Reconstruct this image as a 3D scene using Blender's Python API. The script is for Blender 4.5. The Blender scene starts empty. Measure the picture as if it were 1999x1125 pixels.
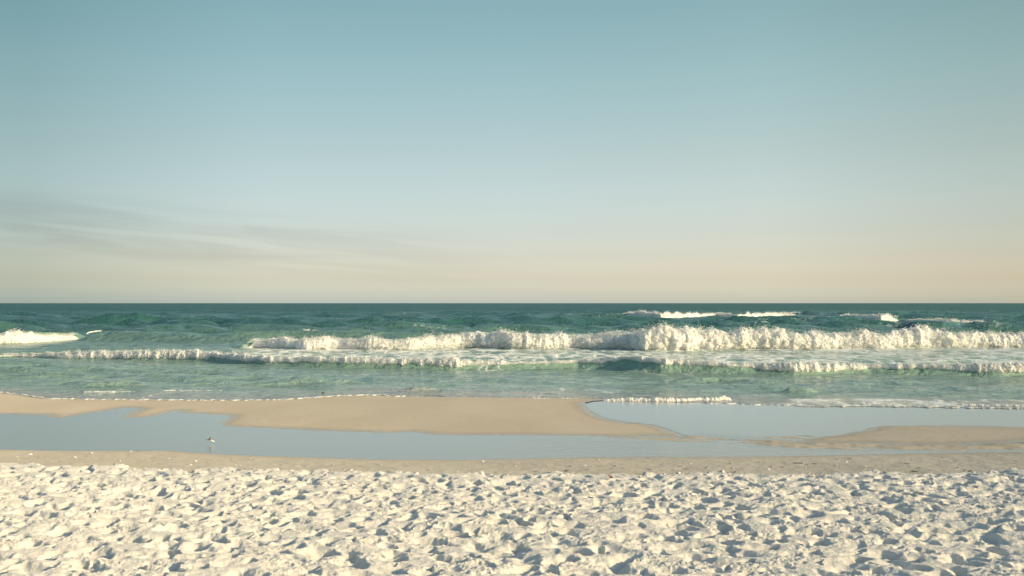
import bpy, bmesh, math, random
import numpy as np
from mathutils import Vector, Matrix

R = math.radians
rnd = random.Random(7)
rs = np.random.RandomState(11)
scene = bpy.context.scene
COL = scene.collection

# ------------------------------------------------------------------ camera
CAM_H = 3.3                      # eye height over the dry sand (z = 0)
F = 2143.0                       # focal length in pixels of a 1999 px wide frame
PITCH = math.atan((593.0 - 562.5) / F)
ZW = -0.45                       # still water level
cam_d = bpy.data.cameras.new('camera')
cam = bpy.data.objects.new('camera', cam_d)
COL.objects.link(cam)
cam.location = (0, 0, CAM_H)
cam.rotation_euler = (R(90) + PITCH, 0, 0)
cam_d.sensor_width = 36.0
cam_d.lens = 36.0 * F / 1999.0
cam_d.clip_start = 0.1
cam_d.clip_end = 120000
scene.camera = cam

# ------------------------------------------------------------------ sun and sky
SUN_EL = 18.0
SUN_AZ = 117.0                   # clockwise from the view direction (+y): low, to the right and behind
SUN_STRENGTH = 3.15
SKY_STRENGTH = 0.11
scene.view_settings.view_transform = 'Standard'
scene.view_settings.look = 'None'
scene.view_settings.gamma = 1.0
scene.view_settings.exposure = 0.75

sd = bpy.data.lights.new('sun', 'SUN')
sd.energy = SUN_STRENGTH
sd.angle = R(0.6)
sd.color = (1.0, 0.765, 0.43)
sun = bpy.data.objects.new('sun', sd)
COL.objects.link(sun)
to_sun = Vector((math.sin(R(SUN_AZ)) * math.cos(R(SUN_EL)), math.cos(R(SUN_AZ)) * math.cos(R(SUN_EL)), math.sin(R(SUN_EL))))
sun.rotation_euler = to_sun.to_track_quat('Z', 'Y').to_euler()
sun.location = to_sun * 60


def nd(nt, kind, **kw):
    n = nt.nodes.new(kind)
    for k, v in kw.items():
        if k.startswith('i_'):
            n.inputs[k[2:]].default_value = v
        else:
            setattr(n, k, v)
    return n


def mathn(nt, op, a, b=None, c=None, clamp=False):
    n = nt.nodes.new('ShaderNodeMath')
    n.operation = op
    n.use_clamp = clamp
    for i, v in enumerate((a, b, c)):
        if v is None:
            continue
        if hasattr(v, 'is_output'):
            nt.links.new(v, n.inputs[i])
        else:
            n.inputs[i].default_value = v
    return n.outputs[0]


def smooth(nt, v, lo, hi, t0=0.0, t1=1.0):
    n = nt.nodes.new('ShaderNodeMapRange')
    n.interpolation_type = 'SMOOTHSTEP'
    if hasattr(v, 'is_output'):
        nt.links.new(v, n.inputs[0])
    for i, q in zip((1, 2, 3, 4), (lo, hi, t0, t1)):
        if hasattr(q, 'is_output'):
            nt.links.new(q, n.inputs[i])
        else:
            n.inputs[i].default_value = q
    return n.outputs[0]


def mixc(nt, f, a, b, mode='MIX'):
    n = nt.nodes.new('ShaderNodeMix')
    n.data_type = 'RGBA'
    n.blend_type = mode
    for s, v in ((n.inputs[0], f), (n.inputs[6], a), (n.inputs[7], b)):
        if hasattr(v, 'is_output'):
            nt.links.new(v, s)
        elif isinstance(v, (tuple, list)):
            s.default_value = (v[0], v[1], v[2], 1)
        else:
            s.default_value = v
    return n.outputs[2]


def ramp(nt, v, stops):
    n = nt.nodes.new('ShaderNodeValToRGB')
    e = n.color_ramp.elements
    while len(e) < len(stops):
        e.new(0.5)
    for el, (p, c) in zip(e, stops):
        el.position = p
        el.color = (c[0], c[1], c[2], 1)
    nt.links.new(v, n.inputs[0])
    return n.outputs[0]


world = bpy.data.worlds.new('World')
scene.world = world
world.use_nodes = True
wt = world.node_tree
wt.nodes.clear()
wo = wt.nodes.new('ShaderNodeOutputWorld')
bg = wt.nodes.new('ShaderNodeBackground')
sky = wt.nodes.new('ShaderNodeTexSky')
sky.sky_type = 'NISHITA'
sky.sun_disc = False
sky.sun_elevation = R(SUN_EL)
sky.sun_rotation = R(SUN_AZ)
sky.air_density = 1.0
sky.dust_density = 1.5
sky.ozone_density = 1.0
bg.inputs['Strength'].default_value = SKY_STRENGTH
tc = wt.nodes.new('ShaderNodeTexCoord')
sep = wt.nodes.new('ShaderNodeSeparateXYZ')
wt.links.new(tc.outputs['Generated'], sep.inputs[0])
SX, SY, SZ = sep.outputs
# a warm band of thin sea air near the horizon and a teal cast higher up
SKY_TINT = [(0.0, (1.84, 1.983, 2.386)), (0.0094, (1.721, 1.847, 2.204)), (0.045, (1.256, 1.239, 1.446)), (0.085, (1.035, 0.986, 1.143)), (0.1332, (0.934, 0.888, 0.972)), (0.271, (0.904, 0.853, 0.774)), (0.4048, (0.841, 0.881, 0.731)), (0.5224, (0.768, 0.86, 0.689)), (0.75, (0.79, 0.92, 0.80)), (1.0, (0.80, 0.95, 0.86))]
zc = mathn(wt, 'MAXIMUM', SZ, 0.0)
tint = ramp(wt, mathn(wt, 'MULTIPLY', zc, 2.0, clamp=True), SKY_TINT)
skyc = mixc(wt, 1.0, sky.outputs[0], tint, 'MULTIPLY')
# brightest right of centre, towards the sun; lens darkening at the edges tinted in
# faint streaks of low cloud, out to the left
az = mathn(wt, 'ARCTAN2', SX, SY)
AZ_TINT = [(0.0, (0.85, 0.88, 0.90)), (0.17, (0.82, 0.85, 0.87)), (0.3635, (0.575, 0.63, 0.635)), (0.4275, (0.885, 0.90, 0.91)), (0.5, (1.04, 1.04, 1.045)), (0.573, (1.15, 1.13, 1.11)), (0.6365, (1.0, 0.985, 0.94)), (1.0, (1.0, 1.0, 1.0))]
azt = ramp(wt, mathn(wt, 'ADD', mathn(wt, 'MULTIPLY', az, 1 / 6.2832), 0.5), [(0.5 + (p - 0.5) * 0.5, c) for p, c in AZ_TINT])
skyc = mixc(wt, 1.0, skyc, azt, 'MULTIPLY')
el = mathn(wt, 'ARCSINE', SZ)
band = mathn(wt, 'ADD', el, mathn(wt, 'MULTIPLY', az, 0.085))      # the streaks sink to the right
cv = wt.nodes.new('ShaderNodeCombineXYZ')
wt.links.new(mathn(wt, 'MULTIPLY', az, 5.5), cv.inputs[0])
wt.links.new(mathn(wt, 'MULTIPLY', band, 78.0), cv.inputs[1])
cn = nd(wt, 'ShaderNodeTexNoise', noise_dimensions='2D', i_Scale=1.0, i_Detail=7.0, i_Roughness=0.52, i_Distortion=0.35)
wt.links.new(cv.outputs[0], cn.inputs['Vector'])
cm = smooth(wt, cn.outputs[0], 0.29, 0.64)
up = smooth(wt, band, 0.068, 0.047)
lo_ = smooth(wt, band, 0.004, 0.022)
lf = smooth(wt, az, 0.10, -0.28)
cf = mathn(wt, 'MULTIPLY', mathn(wt, 'MULTIPLY', cm, up), mathn(wt, 'MULTIPLY', lo_, lf))
cf = mathn(wt, 'MULTIPLY', cf, 0.66)
cloudc = mixc(wt, 1.0, skyc, (0.82, 0.81, 0.815), 'MULTIPLY')
skyc = mixc(wt, cf, skyc, cloudc)
wt.links.new(skyc, bg.inputs['Color'])
wt.links.new(bg.outputs[0], wo.inputs[0])

# ------------------------------------------------------------------ helpers
CP, SP = math.cos(PITCH), math.sin(PITCH)


def ray(px, py):
    u = (np.asarray(px, float) - 999.5) / F
    v = -(np.asarray(py, float) - 562.5) / F
    return u, CP - v * SP, SP + v * CP


def ground(px, py, z=ZW):
    """where the sight line through a pixel of the photo meets level z"""
    x, y, dz = ray(px, py)
    t = (z - CAM_H) / dz
    return x * t, y * t


def height_at(py, Y):
    """height seen at row py on something standing Y away"""
    _, y, dz = ray(0, py)
    return CAM_H + dz / y * Y


_P = np.random.RandomState(3).permutation(256)
_P = np.concatenate([_P, _P, _P])
_G = np.random.RandomState(4).randn(256, 3).astype(np.float32)
_G /= np.linalg.norm(_G, axis=1)[:, None]
_a = np.random.RandomState(5).rand(256) * 2 * np.pi
_G2 = np.stack([np.cos(_a), np.sin(_a)], 1).astype(np.float32)


def noise2(x, y, s=0):
    x = np.asarray(x, np.float64) + s * 17.31
    y = np.asarray(y, np.float64) + s * 9.77
    xi = np.floor(x); yi = np.floor(y)
    fx = (x - xi).astype(np.float32); fy = (y - yi).astype(np.float32)
    xi = xi.astype(np.int64) & 255; yi = yi.astype(np.int64) & 255
    u = fx * fx * fx * (fx * (fx * 6 - 15) + 10); v = fy * fy * fy * (fy * (fy * 6 - 15) + 10)

    def g(ix, iy, dx, dy):
        h = _P[_P[ix] + iy]
        return _G2[h, 0] * dx + _G2[h, 1] * dy
    a = g(xi, yi, fx, fy); b = g(xi + 1, yi, fx - 1, fy)
    c = g(xi, yi + 1, fx, fy - 1); d = g(xi + 1, yi + 1, fx - 1, fy - 1)
    return ((a + u * (b - a)) * (1 - v) + (c + u * (d - c)) * v) * 1.4


def noise3(x, y, z, s=0):
    x = np.asarray(x, np.float64) + s * 13.1; y = np.asarray(y, np.float64) + s * 7.7; z = np.asarray(z, np.float64) + s * 3.3
    xi = np.floor(x); yi = np.floor(y); zi = np.floor(z)
    fx = (x - xi).astype(np.float32); fy = (y - yi).astype(np.float32); fz = (z - zi).astype(np.float32)
    xi = xi.astype(np.int64) & 255; yi = yi.astype(np.int64) & 255; zi = zi.astype(np.int64) & 255
    u = fx * fx * (3 - 2 * fx); v = fy * fy * (3 - 2 * fy); w = fz * fz * (3 - 2 * fz)
    out = 0
    for i in (0, 1):
        for j in (0, 1):
            for k in (0, 1):
                h = _P[_P[_P[xi + i] + yi + j] + zi + k]
                d = _G[h, 0] * (fx - i) + _G[h, 1] * (fy - j) + _G[h, 2] * (fz - k)
                out = out + d * (u if i else 1 - u) * (v if j else 1 - v) * (w if k else 1 - w)
    return out * 1.5


def fbm2(x, y, o=4, s=0, g=0.5):
    a, f, r = 1.0, 1.0, 0
    for k in range(o):
        r = r + a * noise2(x * f, y * f, s + k)
        a *= g; f *= 2.03
    return r


def sstep(x, a, b):
    t = np.clip((x - a) / (b - a), 0, 1)
    return t * t * (3 - 2 * t)


def poly_sd(px, py, poly):
    """signed distance to a polygon, positive inside"""
    P = np.asarray(poly, float)
    d = np.full(px.shape, 1e9); ins = np.zeros(px.shape, bool)
    for (ax, ay), (bx, by) in zip(P, np.roll(P, -1, 0)):
        ex, ey = bx - ax, by - ay
        wx, wy = px - ax, py - ay
        t = np.clip((wx * ex + wy * ey) / (ex * ex + ey * ey + 1e-12), 0, 1)
        d = np.minimum(d, (wx - ex * t) ** 2 + (wy - ey * t) ** 2)
        c = (ay > py) != (by > py)
        with np.errstate(divide='ignore', invalid='ignore'):
            ins ^= c & (px < ex * (py - ay) / (ey if ey != 0 else 1e-12) + ax)
    return np.where(ins, 1, -1) * np.sqrt(d)


def mesh_object(name, V, Fq, mats, parent=None, smooth_shade=True, attrs=None, midx=None):
    me = bpy.data.meshes.new(name)
    V = np.asarray(V, np.float32); Fq = np.asarray(Fq, np.int32)
    n = Fq.shape[1]
    me.vertices.add(len(V)); me.vertices.foreach_set('co', V.ravel())
    me.loops.add(Fq.size); me.loops.foreach_set('vertex_index', Fq.ravel())
    me.polygons.add(len(Fq)); me.polygons.foreach_set('loop_start', np.arange(0, Fq.size, n, dtype=np.int32))
    if smooth_shade:
        me.polygons.foreach_set('use_smooth', np.ones(len(Fq), bool))
    for m in (mats if isinstance(mats, (list, tuple)) else [mats]):
        me.materials.append(m)
    if midx is not None:
        me.polygons.foreach_set('material_index', np.asarray(midx, np.int32))
    for k, a in (attrs or {}).items():
        at = me.attributes.new(k, 'FLOAT', 'POINT')
        at.data.foreach_set('value', np.asarray(a, np.float32).ravel())
    me.update(calc_edges=True)
    me.validate()
    o = bpy.data.objects.new(name, me)
    COL.objects.link(o)
    if parent:
        o.parent = parent
    return o


def grid_faces(nr, nc):
    i = np.arange(nr * nc).reshape(nr, nc)
    return np.stack([i[:-1, :-1], i[:-1, 1:], i[1:, 1:], i[1:, :-1]], -1).reshape(-1, 4)


def tag(o, label=None, cat=None, group=None, kind=None):
    if label: o['label'] = label
    if cat: o['category'] = cat
    if group: o['group'] = group
    if kind: o['kind'] = kind
    return o


def empty(name, loc):
    o = bpy.data.objects.new(name, None)
    o.empty_display_size = 0.1
    o.location = loc
    COL.objects.link(o)
    return o


def material(name):
    m = bpy.data.materials.new(name)
    m.use_nodes = True
    nt = m.node_tree
    b = nt.nodes['Principled BSDF']
    return m, nt, b


def attr(nt, name):
    n = nt.nodes.new('ShaderNodeAttribute')
    n.attribute_name = name
    return n.outputs['Fac']


def noise_node(nt, scale, detail=4, rough=0.55, stretch=None, coord='Object', dist=0.0):
    t = nt.nodes.new('ShaderNodeTexCoord')
    v = t.outputs[coord]
    if stretch:
        mp = nt.nodes.new('ShaderNodeMapping')
        mp.inputs['Scale'].default_value = stretch
        nt.links.new(v, mp.inputs['Vector'])
        v = mp.outputs[0]
    n = nd(nt, 'ShaderNodeTexNoise', i_Scale=scale, i_Detail=detail, i_Roughness=rough, i_Distortion=dist)
    nt.links.new(v, n.inputs['Vector'])
    return n.outputs[0]


def bump(nt, h, strength, dist, prev=None):
    b = nd(nt, 'ShaderNodeBump', i_Strength=strength, i_Distance=dist)
    nt.links.new(h, b.inputs['Height'])
    if prev is not None:
        nt.links.new(prev, b.inputs['Normal'])
    return b.outputs[0]


# ------------------------------------------------------------------ materials
def sand_material():
    m, nt, b = material('sand')
    dry, wet = attr(nt, 'dry'), attr(nt, 'wet')
    fine = noise_node(nt, 55, 5, 0.7)
    mid = noise_node(nt, 2.2, 4, 0.6)
    big = noise_node(nt, 0.35, 3, 0.6, (1, 0.5, 1))
    damp = mixc(nt, smooth(nt, big, 0.35, 0.65), (0.455, 0.415, 0.36), (0.51, 0.465, 0.405))
    damp = mixc(nt, mathn(nt, 'MULTIPLY', smooth(nt, fine, 0.5, 0.75), 0.25), damp, (0.42, 0.35, 0.26))
    soak = mixc(nt, smooth(nt, big, 0.3, 0.7), (0.435, 0.38, 0.32), (0.475, 0.42, 0.355))
    white = mixc(nt, smooth(nt, mid, 0.3, 0.7), (0.66, 0.635, 0.605), (0.71, 0.685, 0.66))
    white = mixc(nt, mathn(nt, 'MULTIPLY', smooth(nt, fine, 0.55, 0.8), 0.25), white, (0.60, 0.54, 0.46))
    c = mixc(nt, wet, damp, soak)
    c = mixc(nt, dry, c, white)
    nt.links.new(c, b.inputs['Base Color'])
    sheen = attr(nt, 'sheen')
    nt.links.new(smooth(nt, sheen, 0.0, 1.0, 0.9, 0.22), b.inputs['Roughness'])
    c = mixc(nt, mathn(nt, 'MULTIPLY', sheen, 0.6), c, (0.29, 0.245, 0.19))
    nt.links.new(c, b.inputs['Base Color'])
    b.inputs['Specular IOR Level'].default_value = 0.25
    b.inputs['Diffuse Roughness'].default_value = 0.4
    n1 = bump(nt, noise_node(nt, 16, 6, 0.65), 0.55, 0.05)
    n2 = bump(nt, fine, 0.35, 0.012, n1)
    nt.links.new(mixc(nt, dry, bump(nt, noise_node(nt, 7, 5, 0.65, (0.6, 1.5, 1)), 0.35, 0.03, bump(nt, fine, 0.2, 0.008)), n2), b.inputs['Normal'])
    return m


def foam_material(name='sea_foam', holes=0.0):
    m, nt, b = material(name)
    f = noise_node(nt, 9, 5, 0.65)
    nt.links.new(mixc(nt, smooth(nt, f, 0.3, 0.7), (0.90, 0.91, 0.915), (0.95, 0.95, 0.95)), b.inputs['Base Color'])
    b.inputs['Roughness'].default_value = 0.9
    b.inputs['Specular IOR Level'].default_value = 0.1
    nm = bump(nt, f, 0.5, 0.10)
    nt.links.new(nm, b.inputs['Normal'])
    tr = nd(nt, 'ShaderNodeBsdfTranslucent', i_Color=(0.96, 0.97, 0.97, 1))
    nt.links.new(nm, tr.inputs['Normal'])
    mx = nt.nodes.new('ShaderNodeMixShader')
    mx.inputs[0].default_value = 0.25
    nt.links.new(b.outputs[0], mx.inputs[1]); nt.links.new(tr.outputs[0], mx.inputs[2])
    out = mx.outputs[0]
    if holes > 0:                                       # open froth: bubbles and gaps finer than the lumps
        gap = smooth(nt, noise_node(nt, 22, 2, 0.6), 0.5 + (holes - 0.5) * 0.5 - 0.06, 0.5 + (holes - 0.5) * 0.5 + 0.06)
        tp = nt.nodes.new('ShaderNodeBsdfTransparent')
        m2 = nt.nodes.new('ShaderNodeMixShader')
        nt.links.new(gap, m2.inputs[0]); nt.links.new(tp.outputs[0], m2.inputs[1]); nt.links.new(out, m2.inputs[2])
        out = m2.outputs[0]
    nt.links.new(out, nt.nodes['Material Output'].inputs[0])
    return m


def sea_material():
    m, nt, b = material('sea_water')
    foam, deep, shal, rough, thin = attr(nt, 'foam'), attr(nt, 'deep'), attr(nt, 'shal'), attr(nt, 'rough'), attr(nt, 'thin')
    patch = noise_node(nt, 0.035, 4, 0.6, (1, 2.2, 1))
    near = mixc(nt, smooth(nt, patch, 0.3, 0.7), (0.19, 0.305, 0.265), (0.245, 0.375, 0.33))
    far = mixc(nt, smooth(nt, patch, 0.3, 0.7), (0.036, 0.118, 0.115), (0.052, 0.150, 0.142))
    c = mixc(nt, deep, near, far)
    c = mixc(nt, shal, c, (0.345, 0.36, 0.355))
    c = mixc(nt, mathn(nt, 'MULTIPLY', thin, 0.55), c, (0.20, 0.37, 0.25))  # light passing through the wave faces, put into the base colour as lighter green
    nt.links.new(c, b.inputs['Base Color'])
    nt.links.new(rough, b.inputs['Roughness'])
    b.inputs['IOR'].default_value = 1.333
    n1 = bump(nt, noise_node(nt, 0.55, 5, 0.62, (0.75, 1.3, 1), dist=0.4), 0.8, 0.75)
    n2 = bump(nt, noise_node(nt, 1.5, 4, 0.6, (0.8, 1.1, 1)), 0.65, 0.24, n1)
    nt.links.new(n2, b.inputs['Normal'])
    # lace of foam lying on the water
    l1 = noise_node(nt, 0.9, 8, 0.72, (0.75, 0.24, 1.0), dist=0.8)
    vor = nd(nt, 'ShaderNodeTexVoronoi', feature='DISTANCE_TO_EDGE', i_Scale=1.1)
    t = nt.nodes.new('ShaderNodeTexCoord')
    mp = nt.nodes.new('ShaderNodeMapping')
    mp.inputs['Scale'].default_value = (0.7, 0.34, 1)
    nt.links.new(t.outputs['Object'], mp.inputs['Vector'])
    wob = nt.nodes.new('ShaderNodeVectorMath'); wob.operation = 'ADD'
    nt.links.new(mp.outputs[0], wob.inputs[0])
    wn = nd(nt, 'ShaderNodeTexNoise', i_Scale=1.3, i_Detail=3.0)
    nt.links.new(mp.outputs[0], wn.inputs['Vector'])
    nt.links.new(wn.outputs['Color'], wob.inputs[1])
    nt.links.new(wob.outputs[0], vor.inputs['Vector'])
    cell = smooth(nt, vor.outputs['Distance'], 0.22, 0.0)
    h = mathn(nt, 'ADD', mathn(nt, 'MULTIPLY', l1, 0.85), mathn(nt, 'MULTIPLY', cell, 0.16))
    lo = mathn(nt, 'SUBTRACT', 0.80, mathn(nt, 'MULTIPLY', foam, 0.55))
    hi = mathn(nt, 'ADD', lo, 0.30)
    fac = mathn(nt, 'MULTIPLY', mathn(nt, 'MULTIPLY', smooth(nt, h, lo, hi), 0.9), smooth(nt, foam, 0.01, 0.08))
    fd = nd(nt, 'ShaderNodeBsdfDiffuse', i_Color=(0.80, 0.83, 0.85, 1), i_Roughness=0.5)
    nt.links.new(bump(nt, h, 0.9, 0.25), fd.inputs['Normal'])
    mx = nt.nodes.new('ShaderNodeMixShader')
    nt.links.new(fac, mx.inputs[0])
    nt.links.new(b.outputs[0], mx.inputs[1])
    nt.links.new(fd.outputs[0], mx.inputs[2])
    nt.links.new(mx.outputs[0], nt.nodes['Material Output'].inputs[0])
    return m


def pool_material():
    m, nt, b = material('pool_water')
    nt.nodes.remove(b)
    rip = attr(nt, 'ripple')
    n1 = noise_node(nt, 3.2, 3, 0.55, (0.7, 2.0, 1), dist=0.3)
    bp = nd(nt, 'ShaderNodeBump', i_Distance=0.05)
    nt.links.new(n1, bp.inputs['Height'])
    nt.links.new(smooth(nt, rip, 0, 1, 0.03, 0.40), bp.inputs['Strength'])
    fr = nd(nt, 'ShaderNodeFresnel', i_IOR=1.333)
    nt.links.new(bp.outputs[0], fr.inputs['Normal'])
    fac = mathn(nt, 'MULTIPLY', fr.outputs[0], 1.3, clamp=True)
    tr = nd(nt, 'ShaderNodeBsdfTransparent', i_Color=(0.97, 0.93, 0.86, 1))
    gl = nd(nt, 'ShaderNodeBsdfGlossy', i_Color=(1, 1, 1, 1), i_Roughness=0.22)
    nt.links.new(bp.outputs[0], gl.inputs['Normal'])
    silt = nd(nt, 'ShaderNodeBsdfDiffuse', i_Color=(0.58, 0.50, 0.39, 1))          # fine sand stirred into the water
    ms = nt.nodes.new('ShaderNodeMixShader')
    ms.inputs[0].default_value = 0.65
    nt.links.new(tr.outputs[0], ms.inputs[1]); nt.links.new(silt.outputs[0], ms.inputs[2])
    mx = nt.nodes.new('ShaderNodeMixShader')
    nt.links.new(fac, mx.inputs[0]); nt.links.new(ms.outputs[0], mx.inputs[1]); nt.links.new(gl.outputs[0], mx.inputs[2])
    nt.links.new(mx.outputs[0], nt.nodes['Material Output'].inputs[0])
    return m


def plain(name, c1, c2, scale=30, rough=0.7):
    m, nt, b = material(name)
    nt.links.new(mixc(nt, smooth(nt, noise_node(nt, scale, 3), 0.35, 0.65), c1, c2), b.inputs['Base Color'])
    b.inputs['Roughness'].default_value = rough
    return m


SAND, FOAM, SEA, POOL = sand_material(), foam_material(), sea_material(), pool_material()
FROTH, MIST = foam_material('open_froth', 0.5), foam_material('spray_mist', 0.62)

# ------------------------------------------------------------------ outlines read off the beach
SHORE = [(-900, 760), (-200, 764), (0, 768), (40, 772), (90, 780), (180, 782), (300, 783), (480, 784), (560, 782), (640, 776), (720, 773),
         (780, 776), (900, 777), (1000, 778), (1100, 779), (1180, 781), (1280, 785), (1400, 790), (1500, 793), (1600, 796), (1690, 795),
         (1800, 797), (1999, 800), (2300, 803), (2900, 808)]
SHX, SHY = np.array(SHORE, float).T


def shore_py(px):
    px = np.asarray(px, float)
    w = 1.1 * noise2(px / 23.0, px * 0 + 5.5, 3) + 0.7 * noise2(px / 7.0, px * 0 + 1.5, 4)
    return np.interp(px, SHX, SHY) + w


DRY_EDGE = [(-900, 898), (0, 906), (120, 910), (250, 914), (400, 918), (560, 921), (800, 924), (1000, 926), (1250, 927), (1500, 927), (1750, 926),
            (1860, 922), (1999, 923), (2900, 922)]
POOL_EDGE = [(-900, 876), (0, 878), (130, 880), (330, 880), (450, 888), (600, 893), (720, 897), (900, 898), (1150, 893), (1400, 892), (1560, 890),
             (1700, 887), (1850, 884), (1999, 882), (2900, 878)]
BAR_A = ([(x, float(np.interp(x, SHX, SHY)) - 1.5) for x in (-900, -200, 0, 40, 90, 180, 300, 480, 560, 640, 720, 780, 900, 1000, 1100, 1180)] +
         [(1200, 782), (1160, 785), (1138, 789), (1141, 796), (1155, 806), (1180, 818), (1220, 826), (1270, 829), (1300, 838), (1332, 852), (1326, 854),
          (1250, 853), (1100, 852), (1000, 851), (900, 851), (850, 850), (800, 845), (750, 846), (680, 844), (620, 842), (560, 839), (480, 835),
          (436, 833), (428, 827), (444, 818), (440, 812), (385, 808), (354, 808), (345, 803), (334, 806), (300, 814), (262, 817), (240, 815), (252, 807),
          (276, 799), (242, 797), (182, 807), (122, 817), (96, 816), (86, 811), (0, 810), (-200, 808), (-900, 806)])
BAR_B = [(1545, 865), (1580, 856), (1610, 853), (1642, 850), (1662, 844), (1690, 839), (1702, 834), (1742, 832), (1850, 831), (1999, 835), (2900, 842),
         (2900, 850), (2200, 856), (1999, 862), (1960, 866), (1900, 868), (1840, 869), (1750, 868), (1650, 866)]


def world_poly(poly, z=ZW):
    x, y = ground([p[0] for p in poly], [p[1] for p in poly], z)
    return np.stack([x, y], 1)


def world_line(line, z):
    x, y = ground([p[0] for p in line], [p[1] for p in line], z)
    return x, y


# ------------------------------------------------------------------ the beach: one sheet of sand, dry and trampled in front, wet behind
def pits(x, y, cell, seed, r0, r1, depth):
    """one heel mark per jittered cell, each with its own length, turn, depth and a rim of pushed sand"""
    cx, cy = np.floor(x / cell), np.floor(y / cell)
    h = np.zeros(x.shape, np.float32)
    T = np.random.RandomState(seed).rand(256, 8).astype(np.float32)
    for i in (-1, 0, 1):
        for j in (-1, 0, 1):
            a, b_ = cx + i, cy + j
            k = _P[_P[(a.astype(np.int64) + seed * 31) & 255] + (b_.astype(np.int64) & 255)]
            t = T[k]
            px = (a + 0.5 + (t[..., 0] - 0.5) * 1.0) * cell
            py = (b_ + 0.5 + (t[..., 1] - 0.5) * 1.0) * cell
            th = (t[..., 2] - 0.5) * 2.4 + 1.57
            L = r0 + (r1 - r0) * t[..., 3]
            W = L * (0.48 + 0.35 * t[..., 4])
            dx, dy = x - px, y - py
            u = (dx * np.cos(th) + dy * np.sin(th)) / L
            v = (-dx * np.sin(th) + dy * np.cos(th)) / W
            r = np.sqrt(u * u + v * v)
            sl = (dx * 0.92 - dy * 0.39) / np.maximum(np.hypot(dx, dy), 1e-4)      # steep on the sunward side, gentle ramp opposite: shaped for its shadows
            bowl = -np.exp(-(r / (0.82 + 0.55 * np.clip(-sl, 0, 1) - 0.10 * np.clip(sl, 0, 1))) ** 3.2)
            rim = 0.10 * np.exp(-((r - 1.18) / 0.30) ** 2) * (0.55 + 0.6 * u)
            h += depth * (0.35 + 0.9 * t[..., 5]) * (t[..., 6] > 0.12) * (bowl + rim)
    return h


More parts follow.
